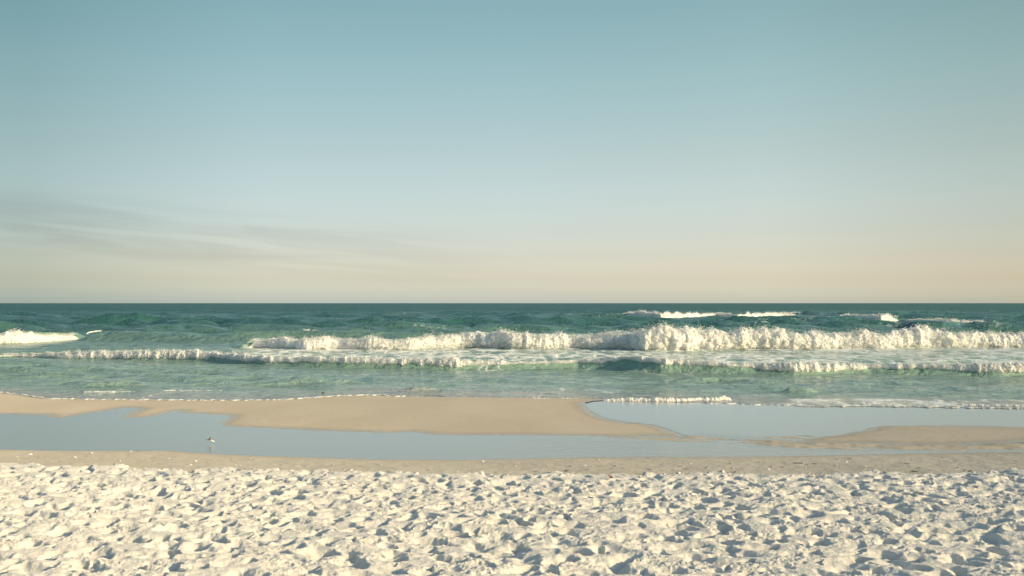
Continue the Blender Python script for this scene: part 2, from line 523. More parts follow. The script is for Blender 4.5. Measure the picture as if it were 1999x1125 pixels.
def build_beach():
    pxs = np.concatenate([np.linspace(-900, -60, 110)[:-1], np.linspace(-60, 2060, 1650), np.linspace(2060, 2900, 110)[1:]])
    inv = [1.0 / 4.5, 1.0 / 12.7]
    ys = np.concatenate([1 / np.linspace(1 / 4.0, 1 / 12.6, 110)[:-1], 1 / np.linspace(1 / 12.6, 1 / 22.2, 470)[:-1],
                         1 / np.linspace(1 / 22.2, 1 / 48.5, 260)[:-1], np.linspace(48.5, 75, 12)])
    U = (pxs - 999.5) / F
    X = U[None, :] * (ys[:, None] / CP) + 0 * ys[:, None]
    # near the camera the fan is too narrow: open it out
    X = X * np.maximum(1.0, 13.0 / ys[:, None]) ** 0.9
    Y = np.repeat(ys[:, None], len(pxs), 1)
    Z = np.zeros_like(X)
    exx, exy = world_line(DRY_EDGE, 0.0)
    ppx, ppy = world_line(POOL_EDGE, ZW)
    Ye = np.interp(X, exx, exy) + 0.20 * fbm2(X / 1.3, Y / 1.3, 3, 21)
    Yp = np.interp(X, ppx, ppy)
    d = Ye - Y
    dryf = sstep(d + 0.42 * fbm2(X / 0.42, Y / 0.55, 4, 31) + 0.35 * fbm2(X / 1.9, Y / 2.5, 2, 33), -0.06, 0.16)
    m = Y < 23.6
    trod = np.zeros_like(X)
    xm, ym = X[m], Y[m]
    wx = xm + 0.10 * fbm2(xm / 0.35, ym / 0.35, 2, 41); wy = ym + 0.10 * fbm2(xm / 0.35, ym / 0.35, 2, 51)
    t = 0.050 * fbm2(xm / 1.9, ym / 1.9, 2, 1)
    t += pits(wx, wy, 0.41, 3, 0.105, 0.22, 0.100) + pits(wx + 3.3, wy + 1.7, 0.33, 9, 0.068, 0.148, 0.066)
    rid = 1 - np.abs(fbm2(xm / 0.5, ym / 0.4, 3, 61))
    t += 0.018 * (rid - 0.6)
    crumb = fbm2(xm / 0.10, ym / 0.10, 4, 71, 0.62)
    patchy = 0.4 + 0.9 * sstep(fbm2(xm / 0.8, ym / 0.8, 2, 81), -0.2, 0.5)
    t += 0.0125 * crumb * patchy + 0.012 * np.maximum(0, noise2(xm / 0.05, ym / 0.05, 91)) ** 2 * patchy
    trod[m] = t * (0.45 + 0.55 * sstep(d[m], 0.0, 1.6))
    slope = np.where(Y < Ye, 0.0, -0.07 - (ZW * -1 - 0.07) * sstep((Y - Ye) / np.maximum(Yp - Ye, 0.5), -0.25, 1.0))
    tt = np.clip((Y - Ye) / np.maximum(Yp - Ye, 0.5), 0, 4)
    shelf = -0.05 + (ZW + 0.05) * tt
    smoothbase = np.where(Y < Ye, -0.05, np.maximum(shelf, ZW - 0.05))
    # old scuffs and tracks left on the damp strip
    scuff = 0.012 * fbm2(X / 0.5, Y / 0.7, 4, 101) + 0.004 * fbm2(X / 0.09, Y / 0.12, 3, 111)
    marks = np.zeros_like(X)
    mm = (Y > 20) & (Y < 28)
    marks[mm] = pits(X[mm], Y[mm], 0.62, 17, 0.05, 0.16, 0.02)
    scuff = scuff + marks * sstep(Yp - Y, 0.8, 2.5)
    Z = dryf * (0.045 + trod) + (1 - dryf) * (smoothbase + scuff * sstep(Yp - Y, -0.2, 1.2))
    # beyond the near edge of the pool: flats under water, and the two bars that stand clear of it
    far = Y > 25.0
    A, B = world_poly(BAR_A), world_poly(BAR_B)
    xs, yf = X[far], Y[far]
    wob = 0.10 * fbm2(xs / 0.9, yf / 1.4, 3, 121)
    sda = poly_sd(xs, yf, A) + wob
    sdb = poly_sd(xs, yf, B) + wob
    s = np.maximum(sda, sdb)
    bar = ZW + np.where(s > 0, 0.10 * (1 - np.exp(-s / 2.2)), np.maximum(s * 0.035, -0.07))
    rip = sstep(xs, -1.0, 9.0) * sstep(yf, 27.2, 28.5) * sstep(yf, 31.8, 30.4)
    bar = bar + rip * (1 - sstep(s, -0.5, 0.1)) * (0.024 * np.sin(yf * 7.5 + 2.2 * fbm2(xs / 0.8, yf / 0.9, 3, 131) + 3.2 * xs) + 0.044)
    bar = bar + 0.004 * fbm2(xs / 0.3, yf / 0.25, 3, 141) * (s > 0)
    k = sstep(yf - Yp[far], -0.25, 0.35)
    Z[far] = Z[far] * (1 - k) + bar * k
    deep = sstep(Y, 46, 60)
    Z = Z - deep * 1.2
    wet = np.zeros_like(X)
    wet[far] = k * np.clip(1.0 - 0.25 * sstep(s, 0.3, 3.0), 0, 1)
    wet = np.maximum(wet, sstep(tt, 0.72, 1.0)) * (1 - dryf)
    sheen = sstep(tt, 0.86, 1.0) * (1 - dryf)
    sheen[far] = np.maximum(sheen[far] * (1 - k), k * (1 - sstep(s + 0.10 * fbm2(xs / 1.6, yf / 1.6, 2, 181), 0.0, 0.7)) * sstep(s, -0.6, -0.05))
    o = mesh_object('beach', np.stack([X, Y, Z], -1).reshape(-1, 3), grid_faces(*X.shape), SAND, attrs={'dry': dryf, 'wet': wet, 'sheen': sheen})
    tag(o, kind='structure')
    return X, Y, Z


BX, BY, BZ = build_beach()


def sand_height(x, y):
    i = int(np.argmin(np.abs(BY[:, 0] - y)))
    j = int(np.argmin(np.abs(BX[i] - x)))
    return float(BZ[i, j])


# ------------------------------------------------------------------ still water behind the dry sand
def build_pool():
    pxs = np.linspace(-900, 2900, 760)
    top = shore_py(pxs) + 1.0
    t = np.linspace(0, 1, 60)[:, None]
    PY = 906 + (top[None, :] - 906) * t
    PX = np.repeat(pxs[None, :], 60, 0)
    X, Y = ground(PX, PY)
    rip = 0.26 + sstep(PX, 900, 1250) * sstep(PY, 846, 862) * 0.9 + 0.15 * sstep(PX, 1100, 1600)
    Z = np.full_like(X, ZW)
    o = mesh_object('tidal_pool_water', np.stack([X, Y, Z], -1).reshape(-1, 3), grid_faces(*X.shape), POOL, attrs={'ripple': np.clip(rip, 0, 1)})
    tag(o, kind='structure')
    # the thin sheet of the last wave, running back over the flats with a small lip
    EDGE = [(1190, 784), (1160, 787), (1142, 791), (1146, 798), (1160, 808), (1186, 819), (1224, 826), (1272, 830), (1302, 838), (1336, 851), (1370, 855), (1410, 858), (1450, 861),
            (1490, 863), (1550, 864), (1578, 858), (1608, 854), (1640, 851), (1660, 846), (1688, 841), (1702, 836), (1742, 834), (1850, 833),
            (1999, 837), (2900, 844)]
    ex, ey = np.array(EDGE, float).T
    s = np.concatenate([[0], np.cumsum(np.hypot(np.diff(ex), np.diff(ey)))])
    ss = np.linspace(0, s[-1], 620)
    EX, EY = np.interp(ss, s, ex), np.interp(ss, s, ey)
    EY = EY + 0.7 * noise2(ss / 14.0, ss * 0, 5)
    TY = shore_py(EX) + 0.5
    t = np.linspace(0, 1, 14)[:, None] ** 1.6
    PX = np.repeat(EX[None, :], 14, 0)
    PY = EY[None, :] + (np.minimum(TY, EY - 0.5)[None, :] - EY[None, :]) * t
    X, Y = ground(PX, PY)
    Z = ZW + 0.004 + (0.002 + 0.014 * sstep(PX, 1340, 1380) * (1 - sstep(PX, 1530, 1570))) * sstep(np.repeat(t, PX.shape[1], 1), 0, 0.12)
    o = mesh_object('backwash_film', np.stack([X, Y, Z], -1).reshape(-1, 3), grid_faces(*X.shape), POOL, attrs={'ripple': np.full(X.shape, 0.05)})
    tag(o, kind='structure')


build_pool()

# ------------------------------------------------------------------ breakers: crest lines (x, foot, top, lower edge of the foam) in photo pixels
MAIN = [(470, 683, 676, 682), (495, 682, 662, 682), (540, 683, 662, 683), (600, 685, 663, 685), (660, 684, 664, 684), (720, 685, 664, 685), (760, 685, 664, 685),
        (800, 685, 662, 685), (850, 683, 659, 683), (900, 682, 655, 682), (930, 682, 649, 682), (965, 683, 650, 683), (1000, 684, 651, 684),
        (1060, 684, 653, 684), (1120, 683, 654, 683), (1180, 684, 654, 684), (1230, 685, 651, 685), (1260, 688, 644, 688), (1300, 688, 644, 688), (1340, 687, 644, 687),
        (1365, 686, 643, 686), (1400, 686, 650, 686), (1480, 685, 650, 685), (1560, 685, 653, 685), (1640, 684, 651, 684), (1720, 684, 652, 684),
        (1770, 683, 648, 683), (1815, 682, 646, 682), (1860, 682, 650, 682), (1930, 681, 655, 681), (1999, 681, 656, 681), (2200, 682, 655, 682), (2500, 681, 657, 681), (2750, 680, 668, 680)]
LEFT = [(-420, 670, 662, 670), (-300, 676, 650, 676), (-120, 677, 648, 677), (0, 674, 651, 674), (40, 673, 650, 673), (90, 670, 650, 670), (125, 667, 651, 667), (150, 664, 652, 664), (165, 662, 656, 661)]
NEARW = [(-300, 702, 696, 699), (-100, 700, 693, 697), (30, 699, 692, 697), (80, 700, 691, 698), (118, 702, 690, 701), (160, 703, 689, 702), (220, 704, 688, 703), (280, 706, 687, 703), (340, 707, 686, 704), (375, 708, 688, 704),
         (410, 709, 690, 703), (440, 711, 692, 705), (470, 713, 695, 709), (520, 716, 698, 711), (560, 717, 700, 711), (620, 719, 700, 711), (660, 720, 701, 713), (700, 721, 702, 714), (760, 722, 703, 714), (820, 723, 704, 716), (870, 724, 703, 720), (900, 724, 704, 719),
         (940, 724, 706, 716), (990, 724, 708, 714), (1040, 724, 708, 714), (1080, 724, 707, 713), (1130, 724, 704, 711), (1165, 725, 702, 714), (1195, 726, 700, 711), (1218, 727, 698, 706), (1250, 729, 699, 709), (1290, 731, 702, 713), (1330, 731, 705, 717),
         (1380, 732, 709, 719), (1430, 733, 712, 720), (1480, 733, 712, 724), (1520, 734, 711, 728), (1550, 735, 710, 731), (1590, 734, 711, 729), (1640, 733, 713, 727), (1700, 732, 714, 725),
         (1750, 733, 714, 723), (1800, 734, 714, 723), (1850, 735, 715, 726), (1900, 736, 714, 729), (1940, 737, 713, 731), (1999, 737, 713, 730), (2150, 739, 715, 731), (2400, 741, 718, 734), (2700, 742, 732, 738)]
OUT1 = [(1203, 620, 617, 620), (1215, 622, 613, 622), (1240, 624, 611, 624), (1290, 625, 612, 625), (1340, 624, 613, 624), (1400, 622, 614, 622), (1440, 624, 614, 624), (1480, 622, 613, 622), (1530, 621, 612, 621), (1560, 621, 612, 621), (1572, 620, 616, 620)]
OUT2 = [(1628, 622, 618, 622), (1650, 627, 616, 627), (1690, 631, 615, 631), (1720, 632, 615, 632), (1750, 631, 617, 631), (1762, 628, 622, 628)]
OUT3 = [(1755, 634, 626, 629), (1800, 637, 625, 631), (1850, 639, 625, 637), (1890, 639, 627, 638), (1920, 639, 628, 637), (1942, 638, 631, 636)]
# smooth green swells that have not broken
SWELLS = [[(150, 668, 661), (200, 668, 649), (260, 669, 648), (320, 670, 650), (400, 671, 658), (480, 672, 666)],
          [(400, 668, 660), (480, 668, 649), (560, 667, 646), (640, 667, 646), (720, 667, 648), (820, 666, 650), (930, 666, 655)],
          [(620, 652, 646), (700, 651, 636), (780, 651, 633), (860, 650, 637), (940, 650, 641)],
          [(200, 652, 645), (290, 651, 635), (360, 650, 631), (440, 650, 637), (520, 650, 644)],
          [(900, 652, 645), (980, 652, 640), (1080, 652, 640), (1160, 650, 645)],
          [(1060, 628, 623), (1100, 629, 616), (1140, 629, 616), (1190, 628, 622)],
          [(1220, 645, 640), (1280, 645, 631), (1330, 645, 632), (1400, 643, 638)],
          [(1360, 634, 629), (1430, 635, 623), (1530, 634, 622), (1600, 632, 626)],
          [(1740, 644, 636), (1790, 645, 628), (1840, 645, 630), (1900, 643, 638)],
          [(1510, 770, 768), (1540, 771, 759), (1575, 771, 758), (1610, 770, 765)],
          [(770, 767, 765), (800, 766, 759), (835, 765, 757), (870, 765, 762)],
          [(140, 759, 756), (190, 758, 749), (250, 757, 749), (310, 757, 754)],
          [(440, 757, 754), (520, 756, 747), (620, 753, 743), (720, 750, 745)],
          [(-60, 746, 742), (0, 745, 735), (60, 744, 736), (140, 744, 741)],
          [(1300, 748, 745), (1360, 748, 740), (1420, 747, 741), (1480, 747, 744)]]


def spec_arrays(spec, pxs):
    a = np.array(spec, float)
    return [np.interp(pxs, a[:, 0], a[:, k]) for k in range(1, a.shape[1])]


def build_sea():
    pxs = np.concatenate([np.linspace(-900, -60, 160)[:-1], np.linspace(-60, 2060, 1300), np.linspace(2060, 2900, 160)[1:]])
    sh = shore_py(pxs)
    nr = 760
    t = np.linspace(0, 1, nr)[:, None]
    PY = sh[None, :] + (593.12 - sh[None, :]) * (1 - (1 - t) ** 1.25)
    PX = np.repeat(pxs[None, :], nr, 0)
    X, Y = ground(PX, PY)
    step = np.abs(np.gradient(Y, axis=0))
    edge = Y - Y[0][None, :]
    Z = np.zeros_like(X)
    rw = np.random.RandomState(21)
    grow = sstep(edge, 0.5, 12.0) * (0.55 + 0.45 * sstep(Y, 100, 140))
    swell = 0.12 + 0.88 * sstep(Y, 98, 150)
    for lam in (46, 34, 26, 20, 15, 11.5, 9, 7, 5.4, 4.2, 3.2, 2.5, 1.9, 1.5, 1.15):
        for rep in range(4):
            l = lam * rw.uniform(0.85, 1.2)
            th = rw.normal(0, 0.5 if lam < 15 else 0.2)
            k = 2 * np.pi / l
            ph = k * (Y * math.cos(th) + X * math.sin(th)) + rw.uniform(0, 6.28)
            ph = ph + 1.2 * noise2(X / (l * 3.5), Y / (l * 2.5), lam + rep)
            a = (0.0085 * l if lam < 6 else 0.0052 * l if lam < 16 else 0.0034 * l) * (swell if lam > 6 else 1.0) * (1 + (1.15 if 4 < lam < 16 else 0.5) * sstep(Y, 105, 160) + (0.9 if 1.4 < lam < 6 else 0) * (1 - sstep(Y, 66, 80))) * (0.6 + 0.9 * np.clip(noise2(X / (l * 5), Y / (l * 4), 60 + rep) + 0.4, 0, 1))
            fade = sstep(l / np.maximum(step, 1e-3), 2.2, 4.5)
            c = np.sin(ph)
            Z += a * fade * (c + 0.3 * (c * c - 0.5))
    Z *= grow
    # standing breakers and swells
    face = np.zeros_like(X)
    wig = fbm2(X / 9.0, Y * 0 + 2.0, 3, 151)
    for spec, k0, kf, kb in ((MAIN, 1.55, 0.75, 3.0), (LEFT, 1.55, 0.8, 3.0), (NEARW, 1.15, 0.78, 5.0), (OUT1, 1.6, 0.9, 4), (OUT2, 1.6, 0.9, 4), (OUT3, 1.3, 0.85, 4)):
        base, top = spec_arrays(spec, pxs)[:2]
        px0, px1 = spec[0][0], spec[-1][0]
        Yb = ground(pxs, base)[1]
        Hh = np.maximum(height_at(top, Yb) - ZW, 0.02) * sstep(pxs, px0 - 40, px0 + 15) * (1 - sstep(pxs, px1 - 15, px1 + 40))
        yc = Yb[None, :] + k0 * Hh[None, :]
        u = Y - yc
        w = np.where(u < 0, kf * Hh[None, :], kb * Hh[None, :]) + 1e-3
        g = 0.92 * Hh[None, :] * np.exp(-(u / w) ** 2)
        Z = Z * (1 - 0.85 * (Hh[None, :] > 0.1) * np.exp(-(np.minimum(u, 0) / (16 * Hh[None, :] + 1)) ** 2) * (u < 2 * Hh[None, :]))
        Z = Z * (1 - 0.8 * np.exp(-(u / (w * 1.2)) ** 2)) + g
        face = np.maximum(face, np.exp(-(u / w) ** 2) * (u < 0.2 * Hh[None, :]))  # front faces, where the light through the water is painted
    for spec in SWELLS:
        base, top = spec_arrays(spec, pxs)
        px0, px1 = spec[0][0], spec[-1][0]
        Yb = ground(pxs, base)[1]
        Hh = np.maximum(height_at(top, Yb) - ZW, 0.02) * sstep(pxs, px0 - 10, px0 + 40) * (1 - sstep(pxs, px1 - 40, px1 + 10))
        yc = Yb[None, :] + 1.6 * Hh[None, :]
        u = Y - yc
        w = np.where(u < 0, 1.7 * Hh[None, :], 4.5 * Hh[None, :]) + 1e-3
        Z = Z * (1 - 0.6 * np.exp(-(u / w) ** 2)) + 0.95 * Hh[None, :] * np.exp(-(u / w) ** 2)
    Z += ZW + 0.006 + 0.035 * sstep(edge, 0, 0.5)
    # how much foam lies on the water
    foam = np.zeros_like(X)
    mb = spec_arrays(MAIN, pxs)[0][None, :]
    nb, nt_, nf = [q[None, :] for q in spec_arrays(NEARW, pxs)]
    lane = sstep(PY, mb - 8, mb - 1) * (1 - sstep(PY, nt_ + 2, nt_ + 8))
    foam = np.maximum(foam, lane * (0.18 + 0.60 * sstep(PX, 380, 520)))
    foam = np.maximum(foam, (0.50 + 0.25 * sstep(PX, 900, 1300)) * sstep(PX, 440, 520) * sstep(PY, mb - 6, mb - 2) * (1 - sstep(PY, mb + 1, mb + 7)))
    foam = np.maximum(foam, (0.34 + 0.34 * sstep(PX, 480, 800)) * sstep(PX, 60, 160) * sstep(PY, nt_ - 9, nt_ - 1) * (1 - sstep(PY, nt_ + 2, nt_ + 5)))
    foam = np.maximum(foam, lane * 0.55 * sstep(PX, 90, 180) * sstep(PY, 682, 690))
    foam = np.maximum(foam, (0.30 + 0.25 * sstep(PX, 900, 1500)) * sstep(PY, nf - 4, nf) * (1 - sstep(PY, nf + 2, nf + 6)))
    foam = np.maximum(foam, 0.30 * sstep(PX, 700, 1100) * sstep(PY, nb + 1, nb + 4) * (1 - sstep(PY, nb + 8, nb + 22)))

    def spot(a, b, c, d, v, fx=40, fy=2.5):
        nonlocal foam
        q = sstep(PX, a - fx, a + fx) * (1 - sstep(PX, b - fx, b + fx)) * sstep(PY, c - fy, c + fy) * (1 - sstep(PY, d - fy, d + fy))
        foam = np.maximum(foam, v * q)
    spot(1130, 1240, 617, 634, 0.48); spot(1240, 1600, 626, 632, 0.40); spot(1440, 1740, 632, 642, 0.46)
    spot(1640, 2300, 637, 652, 0.46); spot(740, 850, 615, 622, 0.52); spot(1560, 1990, 608, 626, 0.36); spot(220, 260, 631, 634, 0.5, 10, 1)
    spot(800, 900, 648, 660, 0.45); spot(-300, 120, 672, 690, 0.30); spot(440, 560, 676, 690, 0.5)
    spot(1490, 2400, 781, 797, 0.74, 60, 3); spot(1000, 1220, 773, 782, 0.52, 50, 2); spot(1580, 1700, 758, 770, 0.42)
    spot(120, 420, 763, 767, 0.58, 40, 1.2); spot(-300, 500, 767, 782, 0.30, 60, 3); spot(600, 900, 764, 775, 0.40, 50, 3)
    spot(930, 1010, 722, 736, 0.52, 20, 3); spot(1000, 1440, 768, 786, 0.56, 40, 3); spot(1400, 1480, 750, 764, 0.35)
    spot(-900, 2900, 728, 782, 0.33, 10, 8); spot(500, 2900, 724, 745, 0.40, 80, 6)
    gust = fbm2(X / 9.0, Y / 5.0, 3, 161)
    foam = np.clip(foam + 0.16 * gust * (foam > 0.02), 0, 1)
    deepf = sstep(Y, 58, 170)
    shal = (1 - sstep(edge + 1.2 * fbm2(X / 3, Y / 2, 2, 171), 0.6, 5.5)) * 0.85 + 0.15 * (1 - sstep(Y, 44, 75))
    rough = 0.10 + 0.10 * sstep(Y, 55, 110) + 0.32 * sstep(Y, 110, 700)
    V = np.stack([X, Y, Z], -1).reshape(-1, 3)
    o = mesh_object('sea', V, grid_faces(*X.shape), SEA, attrs={'foam': foam, 'deep': deepf, 'shal': np.clip(shal, 0, 1), 'rough': rough, 'thin': np.clip(face, 0, 1)})
    tag(o, kind='structure')


build_sea()

# ------------------------------------------------------------------ foam of the breakers
_bm = bmesh.new(); bmesh.ops.create_icosphere(_bm, subdivisions=1, radius=1.0)
ICO_V = np.array([v.co[:] for v in _bm.verts]); ICO_F = np.array([[v.index for v in f.verts] for f in _bm.faces]); _bm.free()
_bm = bmesh.new(); bmesh.ops.create_icosphere(_bm, subdivisions=2, radius=1.0)
ICO2_V = np.array([v.co[:] for v in _bm.verts]); ICO2_F = np.array([[v.index for v in f.verts] for f in _bm.faces]); _bm.free()


def lumps(C, rad, squash=None, fine=False, seed=0, knobbly=0.25):
    """many small lumps of froth as one vertex and face list"""
    iv, jf = (ICO2_V, ICO2_F) if fine else (ICO_V, ICO_F)
    n = len(C)
    S = np.ones((n, 3)) if squash is None else squash
    V = iv[None] * (rad[:, None] * S)[:, None, :]
    P = V + C[:, None, :]
    sc = 1.6 / np.maximum(rad, 1e-3)[:, None]
    nn = noise3(P[..., 0] * sc, P[..., 1] * sc, P[..., 2] * sc, seed)
    P = C[:, None, :] + V * (1 + knobbly * nn[..., None])
    Fc = jf[None] + (np.arange(n) * len(iv))[:, None, None]
    return P.reshape(-1, 3), Fc.reshape(-1, 3)


def foam_roll(name, spec, label, cat, dens=2.2, group=None, jag=1.0, splashes=(), seed=1, dx=0.85, rough_top=0.25, tail=2.2, mist=0):
    a = np.array(spec, float)
    px0, px1 = a[0, 0], a[-1, 0]
    n = max(12, int((px1 - px0) / dx))
    pxs = np.linspace(px0, px1, n)
    base, top, bot = spec_arrays(spec, pxs)
    rr = np.random.RandomState(seed)
    tl = np.clip((px1 - px0) * 0.16, 10, 34)
    taper = sstep(pxs, px0, px0 + tl) * (1 - sstep(pxs, px1 - tl, px1))
    Yb = ground(pxs, base)[1]
    zt = height_at(top, Yb); zb = height_at(bot, Yb)
    H0 = np.median(zt - zb)
    # uneven top and lower edge
    X0 = (pxs - 999.5) / F * Yb
    j = fbm2(X0 / (1.6 * H0), X0 * 0 + seed, 4, seed, 0.62)
    zt = zt + rough_top * jag * (zt - zb) * j
    hang = fbm2(X0 / (2.6 * H0), X0 * 0 + seed + 4, 3, seed + 5, 0.6)
    lift = sstep(base - bot, 0.3, 4.0)
    zb = zb + (0.06 + 0.34 * lift) * (zt - zb) * hang * jag
    H = np.maximum((zt - zb) * taper, 0.01)
    zb = zb * lift + (ZW - 0.05) * (1 - lift)
    nv = 30
    ang = np.radians(np.linspace(-75, 118, nv - 6))
    yo = -0.55 * np.cos(ang); zo = 0.5 + 0.5 * np.sin(ang)
    yt = np.linspace(yo[-1], tail, 7)[1:]
    zt_ = zo[-1] * (1 - np.linspace(0, 1, 7)[1:] ** 0.8) - 0.06
    yo = np.concatenate([yo, yt]); zo = np.concatenate([zo, zt_])
    face_lift = np.maximum(zb - ZW, 0)                 # foam that hangs on the crest sits further back on the face
    Ht = np.maximum(zt - ZW, 0.02)
    # water face under the foam, at the foam's lower edge
    zf = np.clip((zb + 0.25 * H - ZW) / Ht, 0.06, 0.90)
    Yface = Yb + 1.15 * Ht - 0.78 * Ht * np.sqrt(np.log(0.92 / zf))
    Yc = (Yface + 0.30 * H) * lift + (Yb + 0.55 * H) * (1 - lift)
    if n > 200:
        kw = np.exp(-(np.arange(-30, 31) / 14.0) ** 2)
        off = np.convolve(np.pad(Yc - Yb, 30, mode='edge'), kw / kw.sum(), 'valid')
        Yc = Yb + off
    bulge = 1 + 0.5 * fbm2(X0 / (2.6 * H0), X0 * 0 + 9, 3, seed + 9)
    PYc = Yc[:, None] + (yo[None, :] * np.where(yo < 0, 1, 1)[None, :]) * H[:, None] * np.where(yo[None, :] < 0, bulge[:, None], 1.0)
    PZ = zb[:, None] + zo[None, :] * H[:, None]
    PX = X0[:, None] + 0 * PZ
    nrm_y = np.concatenate([-np.cos(ang), np.zeros(6)]); nrm_z = np.concatenate([np.sin(ang), np.ones(6)])
    s1, s2, s3 = 1 / (0.85 * H0), 1 / (0.34 * H0), 1 / (0.14 * H0)
    b1 = np.abs(noise3(PX * s1, PYc * s1, PZ * s1, seed)); b2 = np.abs(noise3(PX * s2, PYc * s2, PZ * s2, seed + 1)); b3 = np.abs(noise3(PX * s3, PYc * s3, PZ * s3, seed + 2))
    disp = (0.27 * b1 + 0.14 * b2 + 0.10 * b3 - 0.12) * H[:, None] * jag
    PYc = PYc + nrm_y[None, :] * disp
    PZ = PZ + nrm_z[None, :] * disp * 0.9
    PX = PX + 0.12 * H0 * noise3(PX * s2, PYc * s2, PZ * s2, seed + 7)
    V = np.stack([PX, PYc, PZ], -1).reshape(-1, 3)
    Fq = grid_faces(n, nv)
    Ft = np.concatenate([Fq[:, [0, 1, 2]], Fq[:, [0, 2, 3]]])
    # froth lumps scattered over front and top
    m = int((px1 - px0) * dens)
    iu = rr.randint(0, n, m); iv_ = rr.randint(2, nv - 7, m)
    C = np.stack([PX[iu, iv_], PYc[iu, iv_], PZ[iu, iv_]], 1)
    rad = H[iu] * np.exp(rr.normal(-3.05, 0.5, m))
    keep = (H[iu] > 0.05)
    L_V, L_F = lumps(C[keep], np.clip(rad[keep], 0.012, 0.4), np.stack([rr.uniform(0.8, 1.7, keep.sum()), np.ones(keep.sum()), rr.uniform(0.6, 1.1, keep.sum())], 1), seed=seed)
    V2 = np.concatenate([V, L_V]); F2 = np.concatenate([Ft, L_F + len(V)])
    cx, cy = float(np.mean(X0)), float(np.mean(Yb))
    root = mesh_object(name, V2 - np.array([cx, cy, ZW]), F2, [FOAM, FROTH], midx=np.concatenate([np.zeros(len(Ft)), np.ones(len(L_F))]))
    root.location = (cx, cy, ZW)
    tag(root, label, cat, group)
    # thrown water
    sp_c, sp_r = [], []
    for (px, up_px, wpx, cnt, lean) in splashes:
        i = int(np.clip((px - px0) / (px1 - px0) * (n - 1), 0, n - 1))
        Yi = Yc[i]; pxm = Yi / F
        for k in range(cnt):
            hgt = abs(rr.normal(0, 0.5))
            w = rr.normal(0, 0.42) * wpx * max(0.12, 1 - 0.55 * hgt)
            z = zt[i] - 0.25 * H[i] + hgt * (up_px * pxm + 0.25 * H[i])
            sp_c.append((X0[i] + (w + lean * hgt * up_px) * pxm, Yi - 0.2 * H[i] + rr.normal(0, 0.25) * H[i], z))
            sp_r.append(pxm * rr.uniform(0.5, 2.4) * max(0.22, 1.0 - 0.62 * hgt))
    m = int((px1 - px0) * dens * 0.8 * min(1, jag))
    if m > 40:
        iu = rr.randint(0, n, m)
        for i in iu:
            if H[i] < 0.25 or noise2(X0[i] / (2.2 * H0), 0.5, seed + 3) < -0.05:
                continue
            pxm = Yb[i] / F
            sp_c.append((X0[i] + rr.normal(0, 0.1), Yc[i] - 0.1 * H[i] + rr.normal(0, 0.2) * H[i], zt[i] + H[i] * abs(rr.normal(0, 0.09))))
            sp_r.append(pxm * rr.uniform(0.35, 1.3))
    if sp_c:
        sv, sf = lumps(np.array(sp_c) - np.array([cx, cy, ZW]), np.array(sp_r), seed=seed + 8, knobbly=0.4)
        smi = np.zeros(len(sf))
        if mist:                                        # fine droplets hanging over the crest and in front of the face
            k = int((px1 - px0) * mist)
            iu = rr.randint(0, n, k)
            amt = np.clip(0.55 + 1.2 * noise2(X0[iu] / (1.8 * H0), X0[iu] * 0 + 0.7, seed + 12), 0.05, 1.6) * sstep(H[iu], 0.1 * H0, 0.5 * H0)
            top_ = rr.rand(k) < 0.6
            zz = np.where(top_, zt[iu] - 0.10 * H[iu] + rr.exponential(0.10, k) * H[iu] * amt, zb[iu] + rr.rand(k) ** 0.8 * H[iu] * 0.9)
            yy = np.where(top_, Yc[iu] - 0.05 * H[iu] + rr.normal(0, 0.25, k) * H[iu], Yc[iu] - (0.5 + np.abs(rr.normal(0, 0.22, k)) * amt) * H[iu])
            xx = X0[iu] + rr.normal(0, 0.25, k) * H[iu]
            rad = Yb[iu] / F * rr.uniform(0.22, 0.62, k) * (amt > 0.06)
            c_ = np.stack([xx, yy, np.maximum(zz, ZW + 0.03)], 1) - np.array([cx, cy, ZW])
            O = np.array([(1, 0, 0), (-1, 0, 0), (0, 1, 0), (0, -1, 0), (0, 0, 1), (0, 0, -1)], float)
            OF = np.array([(0, 2, 4), (2, 1, 4), (1, 3, 4), (3, 0, 4), (2, 0, 5), (1, 2, 5), (3, 1, 5), (0, 3, 5)])
            mv = (c_[:, None, :] + O[None] * rad[:, None, None]).reshape(-1, 3)
            mf = (OF[None] + (np.arange(k) * 6)[:, None, None]).reshape(-1, 3)
            sf = np.concatenate([sf, mf + len(sv)]); sv = np.concatenate([sv, mv]); smi = np.concatenate([smi, np.ones(len(mf))])
        so = mesh_object('spray', sv, sf, [MIST, FOAM], parent=root, midx=smi)
        so['kind'] = 'stuff'
    return root


foam_roll('breaking_wave', MAIN, 'longest and tallest white breaker, crashing across the middle and right of the sea', 'breaking wave', dens=5.0,
          splashes=[(738, 9, 14, 40, 0.1), (862, 11, 14, 50, 0.1), (1262, 5, 18, 60, -0.1), (1310, 5, 20, 60, 0.8), (1365, 12, 13, 110, 0.1), (1395, 5, 20, 40, 0), (1462, 5, 22, 50, 0.1), (1600, 4, 20, 40, 0.1),
                     (1772, 9, 10, 60, -0.4), (1815, 12, 18, 110, 0.3), (1840, 9, 14, 60, 0.4), (1925, 4, 14, 30, 0.2)], seed=3, mist=26)
foam_roll('breaking_wave', LEFT, 'short white breaker at the far left beside a smooth green swell', 'breaking wave', dens=3.0, splashes=[(140, 4, 12, 40, 0.3)], seed=12, rough_top=0.42, mist=18)
foam_roll('breaking_wave', NEARW, 'low breaker nearest the beach, foam spilling over its dark green face', 'breaking wave', dens=6.0, jag=0.75, splashes=[(1550, 3, 14, 40, 0), (1230, 2, 10, 25, 0.2)], seed=21, dx=0.8, tail=2.4, rough_top=0.42, mist=14)
foam_roll('breaking_wave', OUT1, 'long thin white breaker far out on the right, just below the horizon', 'breaking wave', dens=4.0, seed=31, dx=0.6, mist=8)
